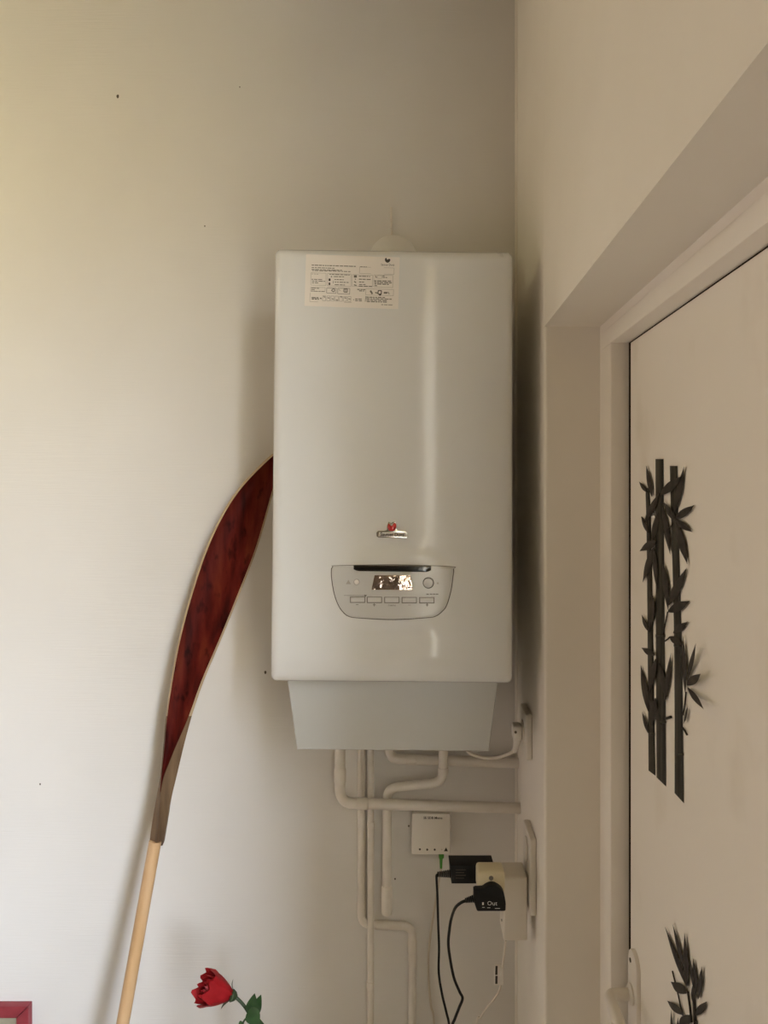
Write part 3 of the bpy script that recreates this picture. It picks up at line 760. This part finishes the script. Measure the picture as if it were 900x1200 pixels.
add_lathe(bm, [(.003, -.008), (.008, -.004), (.011, .002), (.009, .006)], hc, ax, 14)
obj('calyx', bm, M['stem'], rose)
def leaf(bm, base, tip, w, nrm, bend=0.0, n=8, th=0, mi=0):
    d = tip - base; side = d.cross(nrm).normalized(); nn = side.cross(d).normalized(); rows = []
    for i in range(n + 1):
        t = i / n; h = w / 2 * (math.sin(math.pi * t ** .85) ** .85 if 0 < t < 1 else 0.02)
        c = base + d * t + nn * bend * math.sin(math.pi * t)
        rows.append([c - side * h + nn * h * .25, c, c + side * h + nn * h * .25])
    vv = [[bm.verts.new(p) for p in r] for r in rows]
    for a, b_ in zip(vv, vv[1:]):
        for i in range(2): bm.faces.new((a[i], a[i + 1], b_[i + 1], b_[i])).material_index = mi
for k in range(4):
    a = k * 1.57 + .5
    bm = bmesh.new(); b0 = hc + q @ Vector((.007 * math.cos(a), .007 * math.sin(a), .001)); leaf(bm, b0, hc + q @ Vector((.026 * math.cos(a), .026 * math.sin(a), .012)), .009, ax, .002); obj('sepal', bm, M['stem'], rose)
stem = catmull([hc - ax * .004, P(283, 1175, yro_), P(289, 1183, yro_), P(292.5, 1190, yro_ + .002), P(294, 1200, yro_), P(296, 1230, yro_), P(296, 1300, yro_), P(296, 1500, yro_)], 6)
obj('stem', tube(stem, .0030, 10), M['stem'], rose)
obj('stem', tube(catmull([P(293, 1190, yro_), P(287, 1195, yro_ - .004), P(282, 1204, yro_ - .008)], 5), .0018, 8), M['stem'], rose)
fwd = Vector((0, -1, 0))
for bx, by, tx, ty, w, dy in ((294, 1188, 298.5, 1164, 14, -.004), (296, 1190, 306, 1165.5, 13, .004), (294, 1180, 303, 1201, 19, -.012), (299, 1190, 311, 1202, 8, .0), (284, 1197, 279, 1206, 8, -.01), (296, 1215, 316, 1235, 20, 0)):
    bm = bmesh.new(); leaf(bm, P(bx, by, yro_ + dy), P(tx, ty, yro_ + dy - .012), w / FPX * yro_, fwd, .004, 10); obj('leaf', bm, M['leafgreen'], rose)
vz = P(296, 1480, yro_)
bm = bmesh.new()
prof = [(.055, 0), (.06, .005), (.075, .10), (.07, .22), (.045, .31), (.03, .36), (.034, .385), (.030, .385), (.026, .36), (.040, .30), (.06, .2), (.05, .03)]
k_ = (vz.z + .06) / .385
add_lathe(bm, [(r, h * k_) for r, h in prof], (vz.x, vz.y, 0), (0, 0, 1), 32)
tag(obj('vase', bm, M['ceramic'], loc=(vz.x, vz.y, 0)), 'tall white floor vase holding the single red rose', 'vase')

# ------------------------------------------------------------------ maroon picture frame low on the left
pf = thing('picture_frame', 'maroon picture frame low on the wall left of the oar', 'picture frame', tuple(P(-30, 1260, YB)))
ypf = 1.672
x1, zt = P(33, 0, ypf).x, P(0, 1179.5, ypf).z
x0, zb = x1 - .30, zt - .40
w = .0265
bm = bmesh.new()
o4 = [(x0, zb), (x1, zb), (x1, zt), (x0, zt)]; i4 = [(x0 + w, zb + w), (x1 - w, zb + w), (x1 - w, zt - w), (x0 + w, zt - w)]
for k in range(4):
    (ax_, az), (bx_, bz) = o4[k], o4[(k + 1) % 4]; (cx_, cz), (dx_, dz) = i4[(k + 1) % 4], i4[k]
    add_prism(bm, [Vector((x, ypf, z)) for x, z in ((ax_, az), (bx_, bz), (cx_, cz), (dx_, dz))], Vector((0, YB - ypf - .0004, 0)), .003)
obj('frame', bm, M['redframe'], pf)
obj('picture', box(x0 + w - .002, x1 - w + .002, ypf + .008, ypf + .012, zb + w - .002, zt - w + .002), M['picture'], pf)

# ------------------------------------------------------------------ bamboo decals on the door
def culm(bm, pts, w, cut=0.0):
    """pts: centre line in photo pixels; a shallow half-round strip on the door"""
    rows = []
    for k, (x, y) in enumerate(pts):
        row = []
        for i in range(7):
            t = i / 6 * 2 - 1
            yy = y + (cut * t if k == len(pts) - 1 else 0)
            row.append(D(x + t * w[k] / 2, yy, .0006 + .0016 * math.sqrt(max(0, 1 - t * t))))
        rows.append(row)
    vv = [[bm.verts.new(p) for p in r] for r in rows]
    for a, b_ in zip(vv, vv[1:]):
        for i in range(6): bm.faces.new((a[i], a[i + 1], b_[i + 1], b_[i]))
def node_ring(bm, x, y, w):
    vv = [[bm.verts.new(D(x + t * w / 2, y + dy, .0012 + .0020 * math.sqrt(max(0, 1 - t * t)) + o)) for t in (-1, -.6, -.2, .2, .6, 1)] for dy, o in ((-1.6, -.0004), (0, .0006), (1.6, -.0004))]
    for a, b_ in zip(vv, vv[1:]):
        for i in range(5): bm.faces.new((a[i], a[i + 1], b_[i + 1], b_[i]))
def dleaf(bm, bx, by, tx, ty, w, lift=0.0, o=.0030):
    n = 10; dx, dy = tx - bx, ty - by; l = math.hypot(dx, dy); nx, ny = -dy / l, dx / l
    rows = []
    for i in range(n + 1):
        t = i / n; h = w * .46 * (math.sin(math.pi * (.05 + .95 * t ** .9)) ** 1.1 if t < 1 else 0.03)
        cx, cy = bx + dx * t, by + dy * t; lf = o + lift * t ** 1.5
        rows.append([D(cx + nx * h, cy + ny * h, lf), D(cx, cy, lf + .0009), D(cx - nx * h, cy - ny * h, lf)])
    vv = [[bm.verts.new(p) for p in r] for r in rows]
    for a, b_ in zip(vv, vv[1:]):
        for i in range(2): bm.faces.new((a[i], a[i + 1], b_[i + 1], b_[i]))
def decal(label, culms, leaves, stems, nodes, loc):
    o = thing('bamboo_decal', label, 'door decal', loc, 'bamboo decals on the door')
    for pts, w, cut in culms:
        bm = bmesh.new(); culm(bm, pts, w, cut); cu_ = obj('culm', bm, M['bamboo'], o)
    for x, y, w in nodes:
        bm = bmesh.new(); node_ring(bm, x, y, w); obj('node_ring', bm, M['bamboo'], o)
    for k, lf in enumerate(leaves):
        bm = bmesh.new(); dleaf(bm, *lf[:5], lift=lf[5] if len(lf) > 5 else 0, o=.0026 + .0003 * (k % 4)); obj('leaf', bm, M['bleaf'], o)
    for x0, y0, x1, y1, w in stems:
        bm = bmesh.new(); add_tube(bm, [D(x0, y0, .0022), D((x0 + x1) / 2 + .4, (y0 + y1) / 2, .0024), D(x1, y1, .0022)], w / 2 / FPX * 1.1, 6); obj('twig', bm, M['bleaf'], o)
    return o
decal('tall bamboo sticker with three dark stalks on the cream door',
  [([(772.8, 538), (773, 600), (773.4, 690), (773.8, 760), (774.6, 840), (775, 916.4)], [9.4, 9.6, 10, 10.4, 11, 11.2], 5.4),
   ([(789.4, 546), (790.4, 600), (793, 690), (794.6, 760), (795.4, 850), (796, 935.4)], [9, 8.4, 8.4, 9, 9.6, 11], 6),
   ([(758.6, 572), (760, 610), (761, 660), (762, 740), (763, 830), (764, 906)], [4.5, 5.2, 5.8, 6.4, 7, 8], 3)],
  [(758.3, 577, 748.9, 564.4, 5), (764, 582, 757.2, 545.6, 6), (756, 611, 773, 577, 8), (774, 580, 799.4, 557.6, 11), (790.5, 600, 801.7, 546.7, 8), (791, 608.5, 813.5, 592, 9.5),
   (790, 609, 811, 623.4, 8.5), (792, 611, 777, 588, 8), (776.5, 594, 785.4, 650, 7.5), (791.7, 612, 805.4, 661, 10), (760, 625, 751.4, 606, 5), (769, 634, 749.6, 645.8, 10), (771, 600, 763, 642, 7.5),
   (765.5, 642, 753.2, 682.4, 8), (766, 640, 769.8, 692, 6), (777, 661, 783.3, 717, 7.5), (783.6, 709, 804.6, 665.6, 11), (783, 717, 808.2, 704.2, 12), (765, 698, 761, 742, 8), (759, 739, 752, 720.6, 5),
   (789, 742, 806, 728.6, 9), (784.6, 746, 800, 756, 9), (767, 768, 751.8, 759.2, 8), (768.5, 772, 760, 814, 8), (760, 834, 750.8, 779.4, 8), (779, 822, 786.3, 765, 6.5), (772, 777, 781, 820, 8),
   (803, 812, 800.4, 745, 5.5), (805.6, 796, 815.4, 754, 5.5, .010), (805, 803, 821, 789.6, 11, .016), (806, 806, 824.4, 831, 7, .018), (801.4, 848, 806.2, 826.6, 3.2), (761, 820, 775, 850, 10), (759.4, 859, 752.4, 834, 4.5), (768, 818, 764, 850, 8)],
  [(782.5, 717, 776.5, 744, 1.6), (779.4, 751, 785, 746.6, 1.8), (804, 811, 800.6, 838, 1.8), (780.4, 842, 786.2, 840, 3), (800, 853, 805, 861, 2.4), (768, 606, 764, 596, 1.2), (784, 620, 788, 613, 1.2), (756, 611, 752, 606, 1.6)],
  [(773.6, 745, 11), (794.2, 756, 9.6), (763.4, 860, 7.4), (796, 884, 10.6), (775, 846, 11.4)], tuple(D(778, 740)))
decal('lower bamboo sticker of spiky dark leaves beside the door handle',
  [([(804, 1210), (805, 1260), (806, 1330), (807, 1400)], [7, 8, 8.6, 9], 5), ([(815, 1196), (816, 1260), (817, 1330), (818, 1412)], [5, 6, 6.6, 7], 4)],
  [(805, 1157, 779.4, 1086.4, 6), (802, 1138, 788.4, 1083.4, 5), (805, 1157, 802, 1093, 6.6), (812.6, 1158, 808.4, 1121.6, 4), (815.6, 1166, 812.4, 1123.4, 6), (818, 1171, 822.6, 1132.4, 6.6), (804.6, 1164, 786.2, 1150.6, 12.5),
   (800, 1189, 781.8, 1172.6, 9), (815.4, 1190, 828.2, 1173.6, 10), (809, 1190, 795, 1204, 14), (787, 1215, 786.6, 1183, 3), (794, 1215, 794.4, 1192, 3), (812, 1175, 813, 1150, 6), (806, 1230, 788, 1248, 10), (816, 1260, 832, 1240, 9)],
  [(788, 1138, 800, 1190, 1.8), (806, 1162, 810.4, 1198, 2.4), (812.6, 1166, 814.6, 1204, 3.2)], [(805, 1260, 8.4), (816.4, 1290, 6.6)], tuple(D(808, 1200)))

# ------------------------------------------------------------------ light
def area(name, loc, rot, sx, sy, power, col, spread=180):
    l = bpy.data.lights.new(name, 'AREA'); l.shape = 'RECTANGLE'; l.size = sx; l.size_y = sy; l.energy = power; l.color = col; l.spread = R(spread)
    o = bpy.data.objects.new(name, l); C.objects.link(o); o.location = loc; o.rotation_euler = rot
    return o
LW = dict(sky_left=(.5, .5, .5), ground_left=(1.8, 1.35, 1.15), sky_right=(58, 65, 76), ground_right=(15.5, 13, 7), lamp=(13.2, 12.6, 8.0))
w_ = bpy.data.worlds.new('daylight'); bpy.context.scene.world = w_; w_.use_nodes = True
N = w_.node_tree.nodes; L = w_.node_tree.links; bg = N['Background']
tc = N.new('ShaderNodeTexCoord'); sx_ = N.new('ShaderNodeSeparateXYZ'); L.new(tc.outputs['Generated'], sx_.inputs[0])
def ramp(sock, lo, hi):
    r = N.new('ShaderNodeMapRange'); r.inputs['From Min'].default_value = lo; r.inputs['From Max'].default_value = hi
    r.interpolation_type = 'SMOOTHSTEP'; L.new(sock, r.inputs['Value']); return r.outputs['Result']
def mix(f, c0, c1):
    m = N.new('ShaderNodeMix'); m.data_type = 'RGBA'; L.new(f, m.inputs[0])
    for k, c in ((6, c0), (7, c1)):
        if isinstance(c, tuple): m.inputs[k].default_value = (*c, 1)
        else: L.new(c, m.inputs[k])
    return m.outputs[2]
fz_ = ramp(sx_.outputs['Z'], -.05, .28); fx_ = ramp(sx_.outputs['X'], -.15, .15)
left_ = mix(fz_, LW['ground_left'], LW['sky_left']); right_ = mix(fz_, LW['ground_right'], LW['sky_right'])
L.new(mix(fx_, left_, right_), bg.inputs['Color'])
def portal(name, loc, ry, sx, sy):
    o = area(name, loc, (0, R(ry), 0), sx, sy, 1, (1, 1, 1)); o.data.cycles.is_portal = True
portal('left_window_daylight', (XL - .17, (LY0 + LY1) / 2, (LZ0 + LZ1) / 2), -90, LZ1 - LZ0, LY1 - LY0)
portal('narrow_window_daylight', (XR + TW + .005, (WY0 + WY1) / 2, (WZ0 + WZ1) / 2), 90, WZ1 - WZ0, WY1 - WY0)
lx, ly, lz = -1.45, 1.25, 2.5  # unseen pendant bulb, added for the warm light from the upper left
if max(LW['lamp']) > 0:
    l = bpy.data.lights.new('added_lamp_glow', 'POINT'); l.shadow_soft_size = .05
    l.energy = max(LW['lamp']); l.color = [c / l.energy for c in LW['lamp']]
    o = bpy.data.objects.new('added_lamp_glow', l); C.objects.link(o); o.location = (lx, ly, lz)
M['bulb'] = mat('added_lit_bulb', (.9, .8, .6), .3)
bb = M['bulb'].node_tree.nodes['Principled BSDF']; bb.inputs['Emission Color'].default_value = (1, .82, .55, 1); bb.inputs['Emission Strength'].default_value = 4
pd = thing('added_pendant_lamp', 'added bare warm bulb, out of view, hanging on a short cord from the ceiling', 'lamp', (lx, ly, ZC))
bm = bmesh.new(); add_lathe(bm, [(.012, .055), (.02, .04), (.032, .01), (.034, -.005), (.026, -.026), (.008, -.036)], (lx, ly, lz), (0, 0, 1), 20); obj('bulb', bm, M['bulb'], pd)
bm = bmesh.new(); add_lathe(bm, [(.017, .055), (.02, .06), (.02, .10), (.008, .115)], (lx, ly, lz), (0, 0, 1), 20); obj('lamp_holder', bm, M['black'], pd)
obj('cord', tube([Vector((lx, ly, lz + .11)), Vector((lx, ly, ZC - .0005))], .003, 8), M['black'], pd)

# ------------------------------------------------------------------ camera
cd = bpy.data.cameras.new('camera'); cam = bpy.data.objects.new('camera', cd); C.objects.link(cam)
cam.location = (0, 0, EYE); cam.rotation_euler = (R(90), 0, 0)
cd.sensor_fit = 'VERTICAL'; cd.sensor_height = 36; cd.sensor_width = 27; cd.lens = 36 * FPX / 1200
cd.shift_x = -(VX - 450) / 1200; cd.shift_y = -(600 - VY) / 1200
cd.clip_start = .02
sc = bpy.context.scene
sc.camera = cam
sc.view_settings.view_transform = 'Standard'; sc.view_settings.look = 'None'; sc.view_settings.gamma = 1; sc.view_settings.use_curve_mapping = False
sc.view_settings.exposure = 0
sc.cycles.max_bounces = 8; sc.cycles.diffuse_bounces = 5
